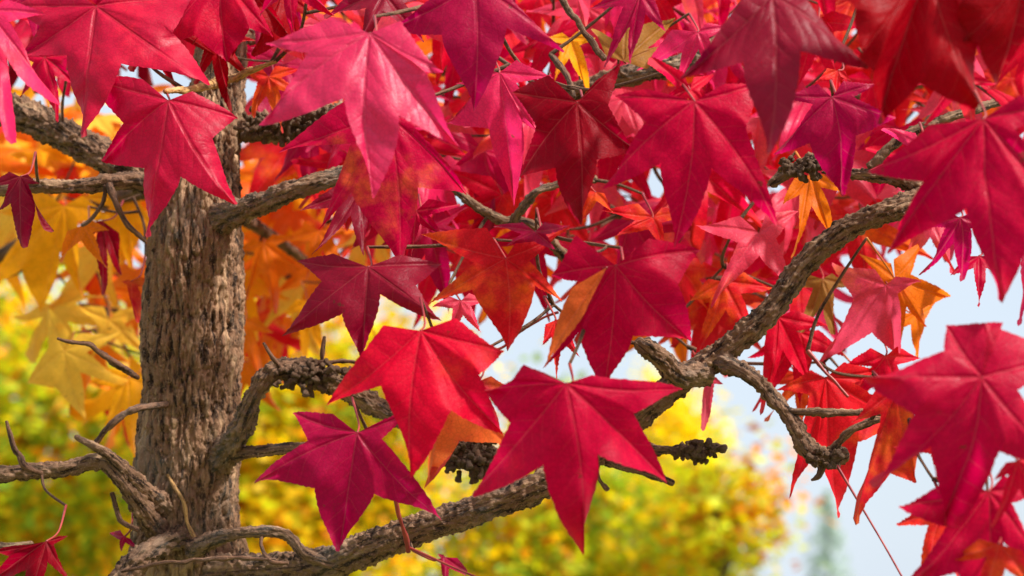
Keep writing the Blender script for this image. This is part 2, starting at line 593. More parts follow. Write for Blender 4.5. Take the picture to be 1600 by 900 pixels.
branch('left_stub', [(255, 845, 2.06, 28), (225, 800, 2.02, 20), (190, 752, 2.00, 16), (155, 722, 2.00, 15), (100, 733, 2.00, 16), (50, 736, 2.00, 16), (0, 742, 2.0, 16), (-50, 748, 2.0, 15)], amp=0.34)
branch('left_stub_b', [(262, 800, 2.06, 26), (215, 755, 2.01, 15), (170, 712, 1.99, 11), (118, 682, 1.98, 5)], amp=0.34)
branch('bottom_flare', [(285, 838, 2.04, 22), (240, 858, 2.01, 22), (205, 888, 1.99, 24), (160, 950, 1.97, 28)], amp=0.38)
branch('bottom_loop', [(300, 860, 2.02, 20), (350, 838, 1.99, 13), (410, 830, 1.98, 11), (450, 838, 1.98, 11), (480, 868, 1.97, 12), (540, 888, 1.97, 10)], amp=0.36)
branch('pale_twig', [(345, 128, 2.08, 9), (320, 135, 1.98, 8), (290, 141, 1.93, 7), (258, 143, 1.88, 5)], amp=0.3, mat=M_PALE, label='pale tan twig crossing the trunk')
branch('pale_twig_b', [(340, 132, 2.07, 8), (385, 113, 2.02, 7), (432, 96, 2.0, 4)], amp=0.3, mat=M_PALE)
branch('knob', [(1105, 580, 1.90, 24), (1062, 585, 1.88, 22), (1035, 562, 1.87, 20), (1012, 545, 1.86, 17), (996, 534, 1.86, 12)], amp=0.42)
branch('drop', [(1120, 560, 1.90, 20), (1165, 583, 1.87, 15), (1200, 612, 1.86, 15), (1235, 655, 1.85, 15), (1262, 700, 1.84, 17), (1290, 715, 1.84, 18), (1322, 710, 1.84, 14)], amp=0.48)
branch('drop_twig', [(1225, 640, 1.85, 8), (1290, 645, 1.84, 8), (1350, 645, 1.84, 8), (1420, 650, 1.84, 6)], amp=0.40, name='twig', parent=BR['drop'], mat=M_BRANCH)
branch('drop_twig_b', [(1300, 706, 1.84, 9), (1330, 672, 1.83, 8), (1365, 657, 1.83, 8), (1415, 648, 1.83, 6)], amp=0.36, name='twig', parent=BR['drop'], mat=M_BRANCH)
branch('drop_bud', [(1290, 715, 1.84, 7), (1280, 742, 1.84, 5), (1268, 750, 1.84, 3)], amp=0.4, name='twig', parent=BR['drop'], mat=M_TWIG)
branch('spur', [(950, 690, 1.93, 9), (1010, 700, 1.93, 8), (1050, 703, 1.92, 9), (1085, 706, 1.92, 9), (1108, 705, 1.92, 7), (1135, 698, 1.92, 5)], amp=0.5)
branch('spur_b', [(935, 715, 1.92, 8), (985, 733, 1.92, 7), (1020, 744, 1.92, 6), (1052, 755, 1.92, 6)], amp=0.4)
branch('spur_c', [(925, 725, 1.92, 6), (938, 752, 1.92, 5), (950, 765, 1.92, 5)], amp=0.4)
branch('top_right', [(1440, 300, 1.88, 16), (1415, 283, 1.88, 14), (1370, 275, 1.88, 13), (1320, 268, 1.89, 12), (1290, 245, 1.89, 12), (1245, 262, 1.90, 13), (1205, 288, 1.91, 9)], amp=0.55)
branch('grey_bit', [(1560, 160, 1.90, 9), (1500, 178, 1.88, 10), (1460, 193, 1.88, 11), (1405, 218, 1.88, 10), (1360, 262, 1.88, 9)], amp=0.42)
branch('mid_a', [(1000, 470, 2.12, 10), (930, 440, 2.10, 11), (880, 398, 2.08, 11), (830, 352, 2.06, 10), (780, 342, 2.06, 10), (730, 312, 2.07, 9), (690, 270, 2.08, 8)], amp=0.42)
branch('mid_b', [(800, 350, 2.05, 9), (815, 325, 2.02, 9), (838, 300, 2.01, 9), (880, 286, 2.02, 9), (930, 280, 2.06, 8)], amp=0.55)
branch('top_twig', [(850, -60, 2.0, 6), (880, 2, 1.98, 6), (912, 50, 1.97, 6), (945, 92, 1.96, 6)], amp=0.45, mat=M_TWIG)
branch('top_twig_b', [(860, 85, 2.02, 6), (882, 112, 2.0, 5), (897, 152, 1.97, 4)], amp=0.4, mat=M_TWIG)
branch('top_bark', [(880, 150, 2.18, 16), (950, 125, 2.16, 18), (1010, 112, 2.15, 20), (1075, 95, 2.15, 20), (1180, 30, 2.2, 18), (1260, -60, 2.25, 14)], amp=0.42)
branch('low_twig_l', [(215, 590, 2.05, 7), (180, 568, 2.0, 6), (140, 538, 1.98, 5), (90, 529, 1.97, 3)], amp=0.3, mat=M_TWIG)
branch('curl_twig', [(260, 632, 2.05, 7), (215, 638, 2.0, 6), (180, 658, 1.99, 6), (150, 692, 1.99, 6)], amp=0.3, mat=M_TWIG)
branch('hook_twig', [(65, 740, 1.98, 7), (38, 728, 1.97, 6), (22, 700, 1.97, 5), (10, 658, 1.97, 3)], amp=0.3, mat=M_TWIG, name='twig', parent=BR['left_stub'])
branch('hang_twig', [(170, 288, 2.06, 6), (182, 320, 2.05, 6), (200, 352, 2.05, 5), (228, 378, 2.06, 4)], amp=0.3, mat=M_TWIG, name='twig', parent=BR['left_low'])
branch('hang_twig_b', [(165, 290, 2.06, 5), (158, 322, 2.06, 5), (140, 345, 2.06, 5), (128, 352, 2.06, 4)], amp=0.3, mat=M_TWIG, name='twig', parent=BR['left_low'])
branch('thin_low', [(190, 893, 1.97, 4), (270, 878, 1.96, 4), (350, 873, 1.96, 4), (430, 874, 1.96, 3)], amp=0.25, mat=M_TWIG)
branch('stem_scar', [(262, 742, 2.05, 4), (285, 780, 2.03, 4), (292, 815, 2.025, 4), (312, 850, 2.02, 5)], amp=0.2, mat=M_PALE)
def spur_cluster(cx, cy, d, rx, ry, n, seed, parent):
    rng = random.Random(seed)
    vs, fs, off = [], [], 0
    o0 = P(cx, cy, d)
    for k in range(n):
        a = rng.uniform(0, 6.28); q = rng.uniform(0, 0.95)
        p = P(cx + math.cos(a) * rx * q, cy + math.sin(a) * ry * q, d + rng.uniform(-.012, .012))
        dr = Vector((math.cos(a) + rng.gauss(0, .5), rng.gauss(0, 0.9), -math.sin(a) + rng.gauss(0, .5))).normalized()
        L = rng.uniform(0.4, 0.9) * ry * d / FPX * 0.55
        rr = rng.uniform(0.0016, 0.0032)
        sdv = Vector((rng.gauss(0, 1), rng.gauss(0, 1), rng.gauss(0, 1))) * L * 0.16
        me, org, c, _ = tube('bud', [p - dr * L * .3, p + dr * L * .3 + sdv, p + dr * L], [rr, rr * 0.9, rr * 1.25], 8, 0.0025, None, cork_disp(0.5, seed + k))
        co = np.zeros(len(me.vertices) * 3, np.float32); me.vertices.foreach_get('co', co)
        vi = np.zeros(len(me.loops), np.int32); me.loops.foreach_get('vertex_index', vi)
        vs.append(co.reshape(-1, 3) + np.array(tuple(org - o0))); fs.append(vi.reshape(-1, 4) + off)
        off += len(me.vertices)
        bpy.data.meshes.remove(me)
    me = mesh_from('spur_cluster', np.vstack(vs), np.vstack(fs), M_BRANCH)
    me.uv_layers.new(name='bark')
    link('spur_cluster', me, parent, o0 - (parent.location + root_loc))


spur_cluster(1085, 706, 1.92, 34, 16, 90, 3, BR['spur'])
spur_cluster(1125, 700, 1.92, 12, 7, 8, 5, BR['spur'])
spur_cluster(735, 712, 2.02, 42, 34, 130, 7, BR['right_low'])
spur_cluster(485, 588, 2.0, 62, 24, 110, 9, BR['right_low'])
spur_cluster(450, 195, 2.09, 80, 30, 120, 11, BR['right_up'])
spur_cluster(1262, 262, 1.88, 50, 16, 60, 12, BR['top_right'])
spur_cluster(1290, 718, 1.83, 30, 14, 40, 14, BR['drop'])
branch('dark_cluster', [(690, 720, 2.04, 14), (730, 715, 2.02, 20), (755, 722, 2.02, 16), (790, 735, 2.03, 10)], amp=0.7, mat=M_TWIG)
branch('nest_twig', [(455, 578, 2.02, 8), (500, 566, 2.01, 6), (555, 566, 2.02, 4)], amp=0.35, mat=M_TWIG)
branch('back_orange', [(-120, 470, 2.9, 10), (0, 400, 2.85, 12), (120, 330, 2.75, 14), (280, 280, 2.5, 16), (330, 240, 2.16, 20)], amp=0.3, mat=M_TWIG)
branch('back_orange_b', [(330, 300, 2.14, 16), (380, 340, 2.5, 13), (440, 380, 2.7, 10), (520, 440, 2.8, 7)], amp=0.3, mat=M_TWIG)
branch('back_low_left', [(-120, 850, 2.1, 12), (-50, 850, 2.08, 11), (10, 856, 2.06, 10), (50, 850, 2.05, 6)], amp=0.34)
branch('back_red', [(345, 60, 2.18, 16), (500, 60, 2.4, 14), (700, 110, 2.55, 13), (900, 170, 2.6, 12), (1100, 200, 2.6, 11), (1300, 160, 2.55, 9), (1500, 120, 2.5, 7)], amp=0.3, mat=M_TWIG)
branch('back_red_b', [(880, 200, 2.6, 10), (960, 330, 2.5, 9), (1080, 420, 2.45, 8), (1200, 470, 2.4, 7)], amp=0.3, mat=M_TWIG)
branch('front_arm', [(1290, -60, 2.2, 14), (1360, -90, 1.9, 13), (1420, -80, 1.65, 10), (1500, -60, 1.5, 8)], amp=0.3)

branch('front_left', [(-150, 100, 2.28, 14), (-130, 40, 2.1, 12), (-80, -20, 1.95, 9), (-30, -30, 1.86, 6)], amp=0.3)
branch('nest_spike', [(442, 580, 2.0, 5), (428, 562, 1.99, 4), (412, 536, 1.99, 3)], amp=0.3, mat=M_TWIG)
branch('nest_spike_b', [(503, 575, 2.01, 4), (504, 550, 2.01, 4), (507, 526, 2.01, 3)], amp=0.3, mat=M_TWIG)
branch('thin_a', [(760, 560, 2.0, 3), (815, 516, 1.99, 3), (872, 488, 1.98, 3)], amp=0.2, mat=M_STALK, name='twig', parent=BR['mid_a'])
branch('thin_b', [(615, 770, 1.86, 4), (628, 820, 1.88, 4), (638, 862, 1.90, 5)], amp=0.2, mat=M_STALK, name='twig', parent=BR['main'])
branch('thin_c', [(412, 830, 1.98, 4), (408, 852, 1.97, 4), (422, 876, 1.96, 4), (450, 880, 1.96, 4)], amp=0.3, mat=M_TWIG)
branch('thin_d', [(1262, 548, 2.0, 4), (1290, 582, 1.99, 3), (1325, 620, 1.98, 3)], amp=0.2, mat=M_STALK, name='twig', parent=BR['drop'])
branch('thin_e', [(175, 770, 2.0, 5), (190, 815, 2.0, 5), (215, 828, 2.0, 5)], amp=0.3, mat=M_TWIG)

# ------------------------------------------------------------------ leaves
def leaf_mesh(name, tips, sinus=None, zf=None, dz=None, fold=0.18, seed=0, K1=8, K2=20, M=4, width=1.0, curl=0.0):
    """tips: list of 2D points in metres round the stalk joint at 0,0, in order; z is towards the upper face.
    sinus: dict {i: 2D point} for the notch between tip i and i+1 (-1 and n-1 are the shoulders by the stalk)"""
    rng = random.Random(seed)
    n = len(tips)
    T = [np.array(t, float) for t in tips]
    Ls = [np.linalg.norm(t) for t in T]
    Lm = sum(Ls) / n
    ang = [math.atan2(t[1], t[0]) for t in T]
    for i in range(1, n):
        while ang[i] - ang[i - 1] > math.pi: ang[i] -= 2 * math.pi
        while ang[i] - ang[i - 1] < -math.pi: ang[i] += 2 * math.pi
    sgn = 1 if ang[-1] > ang[0] else -1
    S = [None] * (n + 1)
    sinus = sinus or {}
    for i in range(n - 1):
        if i in sinus:
            S[i + 1] = np.array(sinus[i], float)
        else:
            a = 0.5 * (ang[i] + ang[i + 1])
            da = abs(ang[i + 1] - ang[i])
            k = 0.31 + 0.10 * max(0, min(1, (1.1 - da) / 0.6)) + rng.uniform(-.03, .03)
            S[i + 1] = np.array((math.cos(a), math.sin(a))) * k * min(Ls[i], Ls[i + 1]) ** 0.6 * max(Ls[i], Ls[i + 1]) ** 0.4
    for end, i, s in ((-1, 0, -sgn), (n - 1, n - 1, sgn)):
        if end in sinus:
            S[0 if end < 0 else n] = np.array(sinus[end], float)
        else:
            a = ang[i] + s * R(rng.uniform(30, 44))
            S[0 if end < 0 else n] = np.array((math.cos(a), math.sin(a))) * Ls[i] * rng.uniform(0.34, 0.42)
    dz = dz or [rng.uniform(-0.048, 0.020) for _ in range(n)]
    zf = zf or (lambda x, y: 0.0)
    rows = K1 + K2
    vkey, V, Zs, faces, uvs = {}, [], [], [], []

    def vid(p, z):
        k = (round(p[0] * 2e5), round(p[1] * 2e5))
        if k in vkey:
            i = vkey[k]
            Zs[i].append(z)
            return i
        vkey[k] = len(V)
        V.append((p[0], p[1])); Zs.append([z])
        return vkey[k]

    wv = [rng.uniform(0, 6.28) for _ in range(6)]
    for i in range(n):
        t = T[i]; L = Ls[i]; d = t / L; nrm = np.array((-d[1], d[0]))
        SL, SR = S[i], S[i + 1]
        bend = rng.uniform(-0.04, 0.04) * L
        ms = max(0.16, min(0.55, 0.5 * (np.dot(SL, d) + np.dot(SR, d)) / L * 0.80))

        hook = rng.choice((-1, 1)) * rng.uniform(0.02, 0.13)

        def edge(Sp):
            out = []
            e = t - Sp
            Le = np.linalg.norm(e)
            pn = np.array((-e[1], e[0])) / Le
            if np.dot(pn, Sp - d * np.dot(Sp, d)) < 0:
                pn = -pn
            b = (rng.uniform(0.06, 0.12) if i == n // 2 else rng.uniform(-0.02, 0.06)) * width
            c1 = Sp + e * 0.30 + pn * Le * b
            c2 = Sp + e * 0.72 + pn * Le * rng.uniform(-0.03, 0.005)
            c2 = c2 + nrm * Le * hook
            for j in range(rows + 1):
                if j <= K1:
                    out.append(Sp * (j / K1))
                else:
                    q = (j - K1) / K2
                    p = (1 - q) ** 3 * Sp + 3 * (1 - q) ** 2 * q * c1 + 3 * (1 - q) * q * q * c2 + q ** 3 * t
                    if j < rows:
                        p = p + pn * (0.00022 * (1 if j % 2 else -1) + rng.uniform(-0.00035, 0.00035))
                    out.append(p)
            return out
        EL, ER = edge(SL), edge(SR)
        mid, mt = [], []
        for j in range(rows + 1):
            if j <= K1:
                q = ms * j / K1
            else:
                q = ms + (1 - ms) * ((j - K1) / K2) ** 0.95
            mt.append(q)
            mid.append(t * q + nrm * bend * math.sin(q * math.pi))
        grid, guv = [], []
        roll = rng.uniform(-0.28, 0.28)
        for j in range(rows + 1):
            gr, gu = [], []
            for s in range(-M, M + 1):
                f = abs(s) / M
                E = EL[j] if s < 0 else ER[j]
                p = mid[j] * (1 - f) + E * f
                wd = np.linalg.norm(E - mid[j]) * f
                r = np.linalg.norm(p) / Lm
                nb = i - 1 if s < 0 else i + 1
                dzn = 0.5 * (dz[i] + dz[nb]) if 0 <= nb < n else dz[i]
                z = zf(p[0], p[1])
                z += (dz[i] * (1 - f) + dzn * f) * min(r, 1.3) ** 1.6
                z += fold * wd * (1 - 0.45 * f)                   # blade rises from the sunk rib
                if j > K1:
                    z += roll * wd * (1 if s > 0 else -1) * ((j - K1) / K2)
                    z -= curl * wd * f * ((j - K1) / K2)
                z += 0.0032 * math.sin(p[0] * 85 + wv[0]) * math.sin(p[1] * 95 + wv[1]) * min(1, r * 1.5)
                z += 0.0014 * math.sin(p[0] * 210 + wv[2]) * math.sin(p[1] * 190 + wv[3]) * min(1, r * 1.5)
                gr.append(vid(p, z)); gu.append((mt[j] * L, wd * (1 if s > 0 else -1)))
            grid.append(gr); guv.append(gu)
        for j in range(rows):
            for s in range(2 * M):
                q = [(grid[j][s], guv[j][s]), (grid[j][s + 1], guv[j][s + 1]), (grid[j + 1][s + 1], guv[j + 1][s + 1]), (grid[j + 1][s], guv[j + 1][s])]
                u = []
                for a in q:
                    if a[0] not in [b[0] for b in u]:
                        u.append(a)
                if len(u) >= 3:
                    faces.append([a[0] for a in u]); uvs.append([a[1] for a in u])
    verts = [(v[0], v[1], sum(z) / len(z)) for v, z in zip(V, Zs)]
    if sgn < 0:
        faces = [f[::-1] for f in faces]; uvs = [u[::-1] for u in uvs]
    # make the upper face point to +z
    f0 = faces[len(faces) // 2]
    a, b, c = (np.array(verts[k]) for k in f0[:3])
    if np.cross(b - a, c - a)[2] < 0:
        faces = [f[::-1] for f in faces]; uvs = [u[::-1] for u in uvs]
    me = mesh_from(name, verts, faces, M_LEAF)
    uvl = me.uv_layers.new(name='vein')
    flat = [c for f in uvs for uv in f for c in uv]
    uvl.data.foreach_set('uv', flat)
    return me


STALK_CACHE = {}


def stalk_mesh(end, r=0.0011, mat=None, mid=None):
    """leaf stalk in leaf coordinates from the joint to `end`"""
    end = Vector(end)
    mid = Vector(mid) if mid is not None else end * 0.45 + Vector((0.004, -0.006, 0.004))
    me, org, c, r_ = tube('leaf_stalk', [Vector((0, 0, -0.0004)), mid, end], [r * 0.9, r * 0.8, r * 1.25], 7, 0.008, mat or M_STALK)
    return me, org


# colour kinds: (base, second tint, mottle)
C = {
    'crimson': (srgb(202, 0, 56), srgb(228, 12, 56), 0.42),
    'pink':    (srgb(236, 28, 92), srgb(228, 18, 62), 0.38),
    'bright':  (srgb(222, 4, 48), srgb(234, 50, 40), 0.50),
    'magenta': (srgb(182, 0, 66), srgb(212, 8, 60), 0.38),
    'dark':    (srgb(146, 0, 24), srgb(178, 34, 14), 0.25),
    'deep':    (srgb(164, 0, 16), srgb(140, 0, 24), 0.35),
    'wine':    (srgb(144, 2, 40), srgb(122, 0, 28), 0.35),
    'redor':   (srgb(222, 20, 36), srgb(244, 104, 24), 0.58),
    'patch':   (srgb(200, 0, 60), srgb(236, 112, 30), 0.62),
    'orange':  (srgb(242, 118, 14), srgb(228, 48, 26), 0.30),
    'salmon':  (srgb(236, 60, 92), srgb(244, 110, 60), 0.45),
    'amber':   (srgb(255, 170, 16), srgb(252, 130, 14), 0.40),
    'yellow':  (srgb(255, 200, 64), srgb(255, 168, 36), 0.45),
    'lemon':   (srgb(240, 222, 26), srgb(220, 212, 26), 0.40),
    'fold':    (srgb(232, 104, 44), srgb(216, 30, 50), 0.42),
    'bronze':  (srgb(160, 110, 46), srgb(200, 46, 52), 0.40),
}
GLOSS = {'pink': 0.34, 'wine': 0.24, 'salmon': 0.3, 'magenta': 0.2}
LEAF_N = [0]
NODES = []


def dress(o, kind, rng, quilt=None, gloss=None):
    o['gloss'] = gloss if gloss is not None else GLOSS.get(kind, 0.10)
    o['quilt'] = quilt if quilt is not None else rng.choice([0.08, 0.15, 0.25, 0.4])
    a, b, mo = C[kind]
    k = rng.uniform(0.92, 1.08)
    o.color = (a[0] * k, a[1] * k, a[2] * k, 1)
    o['tint'] = [b[0] * k, b[1] * k, b[2] * k]
    o['mottle'] = mo + rng.uniform(-0.12, 0.12)


NAMES = {'crimson': 'crimson', 'pink': 'bright pink-red', 'bright': 'bright red', 'magenta': 'magenta-red', 'dark': 'dark red', 'deep': 'deep red',
         'wine': 'wine-red', 'redor': 'red and orange', 'patch': 'crimson with an orange patch', 'orange': 'orange', 'salmon': 'salmon-pink',
         'amber': 'amber', 'yellow': 'golden yellow', 'lemon': 'lemon yellow', 'bronze': 'bronze-green', 'fold': 'orange underside of a red'}


def hero(base, tips, d, kind, sinus=None, tilt=(0.0, -0.40), droop=None, fold=None, dz=None, width=1.0, stalk=None, curl=0.0, quilt=None, gloss=None):
    """one leaf seen in the photograph. base/tips/sinus are photo pixels, d its depth (m)"""
    LEAF_N[0] += 1
    seed = 1000 + LEAF_N[0]
    rng = random.Random(seed)
    tx, ty = tilt
    droop = rng.uniform(0.3, 2.2) if droop is None else droop
    fold = rng.uniform(0.22, 0.60) if fold is None else fold
    curl = rng.uniform(-0.15, 0.55) if curl == 0.0 else curl
    bx, by = (base[0] - 800) / FPX * d, -(base[1] - 450) / FPX * d

    def zf(x, y):
        return tx * x + ty * y - droop * (x * x + y * y)

    def loc(p):
        z = 0
        for _ in range(3):
            dd = d - z
            x, y = (p[0] - 800) / FPX * dd - bx, -(p[1] - 450) / FPX * dd - by
            z = zf(x, y)
        return (x, y)
    me = leaf_mesh('leaf', [loc(t) for t in tips], {k: loc(v) for k, v in (sinus or {}).items()}, zf, dz, fold, seed, width=width, curl=curl)
    o = link('leaf', me, tree, P(base[0], base[1], d) - root_loc, cam.rotation_euler)
    dress(o, kind, rng, quilt, gloss)
    o['label'] = NAMES[kind] + ' star-shaped leaf'
    if stalk is not None:
        sx, sy, sdep = stalk
        e = Vector(((sx - 800) / FPX * sdep - bx, -(sy - 450) / FPX * sdep - by, d - sdep))
    else:
        e = Vector((rng.uniform(-0.015, 0.015), rng.uniform(0.012, 0.03), -rng.uniform(0.05, 0.08)))
    sm, so = stalk_mesh(e, mat=M_STALK_O if kind in ('amber', 'yellow', 'orange', 'lemon') else M_STALK)
    link('leaf_stalk', sm, o, so)
    NODES.append(P(base[0], base[1], d) + CR @ e)
    return o


# --- foreground and middle leaves, traced
hero((263, 157), [(121, 119), (150, 250), (229, 372), (369, 320), (368, 183)], 1.82, 'crimson',
     {0: (192, 192), 1: (224, 262), 2: (284, 276), 3: (331, 216), -1: (225, 125), 4: (300, 142)}, quilt=0.5, gloss=0.28, stalk=(258, 140, 1.90), tilt=(0.1, -0.35))
hero((577, 52), [(412, 66), (398, 192), (576, 306), (716, 224), (692, 110)], 1.62, 'pink',
     {0: (482, 82), 1: (537, 152), 2: (622, 178), 3: (664, 112), -1: (520, 28), 4: (626, 34)}, tilt=(0.05, -0.75), droop=0.8, quilt=0.7, gloss=0.6)
hero((606, 180), [(430, 236), (494, 360), (622, 412), (728, 302), (706, 190)], 1.80, 'patch',
     {1: (548, 300), 2: (652, 292)}, tilt=(-0.1, -0.4))
hero((150, 10), [(10, 10), (20, 84), (130, 216), (326, 134), (300, -10)], 1.88, 'crimson', {0: (62, 40), 1: (106, 86), 2: (194, 102), 3: (270, 52)}, tilt=(0.1, -0.55), gloss=0.3)
hero((345, -40), [(226, -20), (258, 64), (352, 94), (424, 56), (450, -30)], 1.95, 'crimson', {1: (306, 56), 2: (390, 44)}, tilt=(0, -0.5))
hero((440, -10), [(390, 10), (392, 86), (470, 92), (500, 30), (500, -30)], 2.0, 'deep', {1: (430, 70)}, tilt=(0, -0.5))
hero((60, -30), [(-30, -30), (-20, 40), (50, 60), (110, 40), (130, -30)], 1.98, 'magenta', tilt=(0, -0.5))
hero((250, 20), [(180, 30), (200, 110), (262, 130), (330, 80), (320, 10)], 2.0, 'deep', tilt=(0, -0.5))
hero((-18, 18), [(-90, 120), (20, 226), (78, 158), (66, 20)], 1.70, 'pink', tilt=(0.2, -0.5))
hero((382, -20), [(250, 10), (300, 70), (358, 90), (470, 82), (500, -10)], 1.97, 'deep', tilt=(0, -0.5))
hero((452, -28), [(400, 20), (456, 60), (520, 20), (520, -50)], 1.88, 'crimson')
hero((742, -22), [(600, -20), (606, 40), (738, 168), (884, 76), (880, -20)], 1.74, 'magenta', {1: (690, 52), 2: (792, 42)}, tilt=(0, -0.6))
hero((600, -10), [(500, 20), (560, 70), (660, 60), (700, -10)], 1.9, 'wine', tilt=(0, -0.7))
hero((780, 114), [(712, 130), (700, 190), (803, 322), (840, 205), (866, 122)], 1.86, 'pink', {1: (764, 200), 2: (816, 190)}, tilt=(0.1, -0.4))
hero((902, 160), [(800, 140), (812, 276), (908, 352), (996, 234), (970, 96)], 1.76, 'dark',
     {0: (838, 196), 1: (868, 262), 2: (932, 250), 3: (950, 165), -1: (858, 116), 4: (930, 128)}, tilt=(0.1, -0.3))
hero((1085, 158), [(962, 148), (943, 292), (1058, 386), (1218, 352), (1190, 128)], 1.64, 'crimson',
     {0: (1010, 190), 1: (1034, 254), 2: (1112, 262), 3: (1165, 200), -1: (1010, 138), 4: (1130, 132)}, tilt=(-0.1, -0.3))
hero((1078, 140), [(1012, 94), (1030, 160), (1110, 170), (1120, 110)], 1.70, 'bright', tilt=(0, -0.8))
hero((1207, -8), [(1080, -60), (1068, 116), (1207, 238), (1360, 106), (1340, -50)], 1.52, 'wine',
     {1: (1163, 96), 2: (1250, 80)}, tilt=(0, -0.75), droop=1.0, fold=0.22, quilt=0.9)
hero((1450, -50), [(1290, -50), (1344, 84), (1388, 190), (1528, 170), (1620, 0)], 1.48, 'deep',
     {0: (1330, 20), 1: (1366, 112), 2: (1440, 128), 3: (1530, 66)}, tilt=(0, -0.4))
hero((1606, -50), [(1490, -50), (1512, 62), (1578, 132), (1690, 110), (1720, -40)], 1.46, 'deep', {0: (1500, 10), 1: (1535, 62)}, tilt=(0, -0.4))
hero((1520, -40), [(1400, -60), (1390, 60), (1470, 120), (1560, 90), (1640, -60)], 1.56, 'deep', tilt=(0, -0.4))
hero((1536, 186), [(1354, 268), (1395, 397), (1564, 474), (1690, 350), (1660, 170)], 1.50, 'crimson',
     {0: (1440, 285), 1: (1508, 326), 2: (1605, 330), -1: (1450, 196), 4: (1590, 150)}, tilt=(0.05, -0.25))
hero((1534, 590), [(1480, 509), (1346, 588), (1374, 768), (1500, 836), (1662, 730), (1690, 560)], 1.46, 'crimson',
     {0: (1474, 548), 1: (1425, 648), 2: (1462, 700), 3: (1562, 706), -1: (1566, 504), 5: (1540, 506)}, tilt=(-0.05, -0.3), gloss=0.16)
hero((1545, 768), [(1407, 794), (1412, 912), (1530, 985), (1640, 920), (1640, 760)], 1.50, 'crimson', {0: (1478, 822), 1: (1490, 890)}, tilt=(0, -0.2))
hero((1470, 800), [(1404, 822), (1440, 930), (1520, 930)], 1.62, 'redor')
hero((1590, 720), [(1558, 752), (1560, 830), (1640, 830), (1660, 700)], 1.46, 'bright', tilt=(0, -0.3))
hero((1560, 850), [(1500, 880), (1540, 960), (1620, 930)], 1.47, 'redor')
hero((575, 417), [(462, 408), (437, 526), (562, 566), (692, 502), (690, 413)], 1.78, 'wine',
     {0: (503, 440), 1: (534, 490), 3: (650, 446), -1: (520, 396), 4: (625, 398)}, tilt=(0.05, -0.6), fold=0.2)
hero((657, 517), [(509, 634), (641, 748), (788, 680), (788, 548)], 1.66, 'bright',
     {0: (596, 602), 1: (706, 640), 2: (748, 585), -1: (600, 508), 3: (712, 497)}, tilt=(0, -0.45))
hero((738, 600), [(664, 760), (786, 702), (812, 612)], 1.76, 'patch', tilt=(-0.2, -0.2))
hero((704, 610), [(650, 690), (668, 758), (792, 704)], 1.71, 'fold', {1: (716, 690), 2: (750, 630)}, tilt=(-0.1, -0.2), fold=0.1)
hero((558, 676), [(456, 646), (397, 755), (526, 868), (689, 818), (655, 640)], 1.74, 'magenta',
     {0: (482, 688), 1: (492, 762), 2: (584, 772), -1: (520, 646), 4: (600, 655)}, tilt=(0.05, -0.3))
hero((885, 599), [(818, 569), (756, 611), (736, 780), (912, 869), (1049, 763), (1075, 613)], 1.56, 'crimson',
     {0: (800, 594), 1: (797, 662), 2: (849, 727), 3: (934, 710), 4: (992, 648), -1: (850, 582), 5: (925, 586)}, tilt=(0.05, -0.3))
hero((962, 415), [(862, 430), (849, 580), (946, 612), (1086, 536), (1098, 391)], 1.66, 'crimson',
     {1: (905, 520), 2: (990, 525), 3: (1060, 445), -1: (900, 368), 4: (1015, 372)}, tilt=(0.1, -0.35))
hero((948, 418), [(851, 574)], 1.635, 'fold', {-1: (896, 448), 0: (918, 478)}, tilt=(0.4, -0.35), droop=0.2)  # folded-over lobe of the crimson leaf above, modelled as a separate leaf
hero((790, 404), [(654, 364), (667, 476), (793, 550), (880, 472), (892, 356)], 1.76, 'redor',
     {1: (738, 452), 2: (836, 446)}, tilt=(0, -0.45))
hero((836, 362), [(770, 352), (790, 385), (870, 390), (892, 350)], 1.74, 'magenta', tilt=(0, -0.8))
# --- right side, behind the branch
hero((1384, 446), [(1304, 410), (1292, 570), (1412, 556), (1440, 440)], 2.02, 'salmon', {0: (1336, 470), 1: (1368, 520)}, tilt=(0.2, -0.3))
hero((1398, 436), [(1348, 396), (1340, 470), (1424, 560), (1457, 512), (1501, 464), (1452, 374)], 2.06, 'orange', {3: (1448, 482)}, stalk=(1354, 372, 1.98))
hero((1430, 490), [(1380, 520), (1438, 560), (1470, 470)], 2.12, 'orange')
hero((1265, 274), [(1222, 320), (1234, 404), (1300, 380), (1318, 300)], 2.0, 'orange', tilt=(0.1, -0.4))
hero((1300, 152), [(1224, 150), (1214, 238), (1330, 304), (1402, 184), (1370, 130)], 1.78, 'magenta', {1: (1268, 222), 2: (1340, 210)}, tilt=(0.1, -0.4))
hero((1310, 110), [(1270, 130), (1302, 152), (1330, 128)], 1.86, 'redor')
hero((1186, 364), [(1086, 352), (1108, 482), (1236, 452), (1250, 330)], 2.00, 'salmon', tilt=(0, -0.4))
hero((1130, 440), [(1080, 470), (1090, 560), (1180, 540), (1210, 450)], 2.06, 'redor')
hero((1290, 590), [(1212, 610), (1230, 778), (1312, 812), (1420, 660), (1380, 580)], 2.0, 'redor', {1: (1275, 700), 2: (1340, 690)}, tilt=(0, -0.25))
hero((1400, 610), [(1330, 660), (1353, 832), (1440, 760), (1480, 640)], 1.72, 'redor', {1: (1398, 742)}, tilt=(0, -0.2))
hero((1250, 520), [(1170, 560), (1186, 650), (1260, 640), (1330, 560)], 2.08, 'bright')
hero((1320, 610), [(1250, 640), (1290, 690), (1390, 660), (1400, 590)], 2.1, 'bright')
hero((1345, 580), [(1310, 600), (1350, 640), (1400, 600)], 2.14, 'amber')
hero((1110, 590), [(1080, 606), (1098, 674), (1130, 600)], 2.05, 'salmon', tilt=(0, -0.2))
hero((1470, 690), [(1400, 700), (1480, 770), (1530, 700)], 1.66, 'redor', tilt=(0, -0.3))
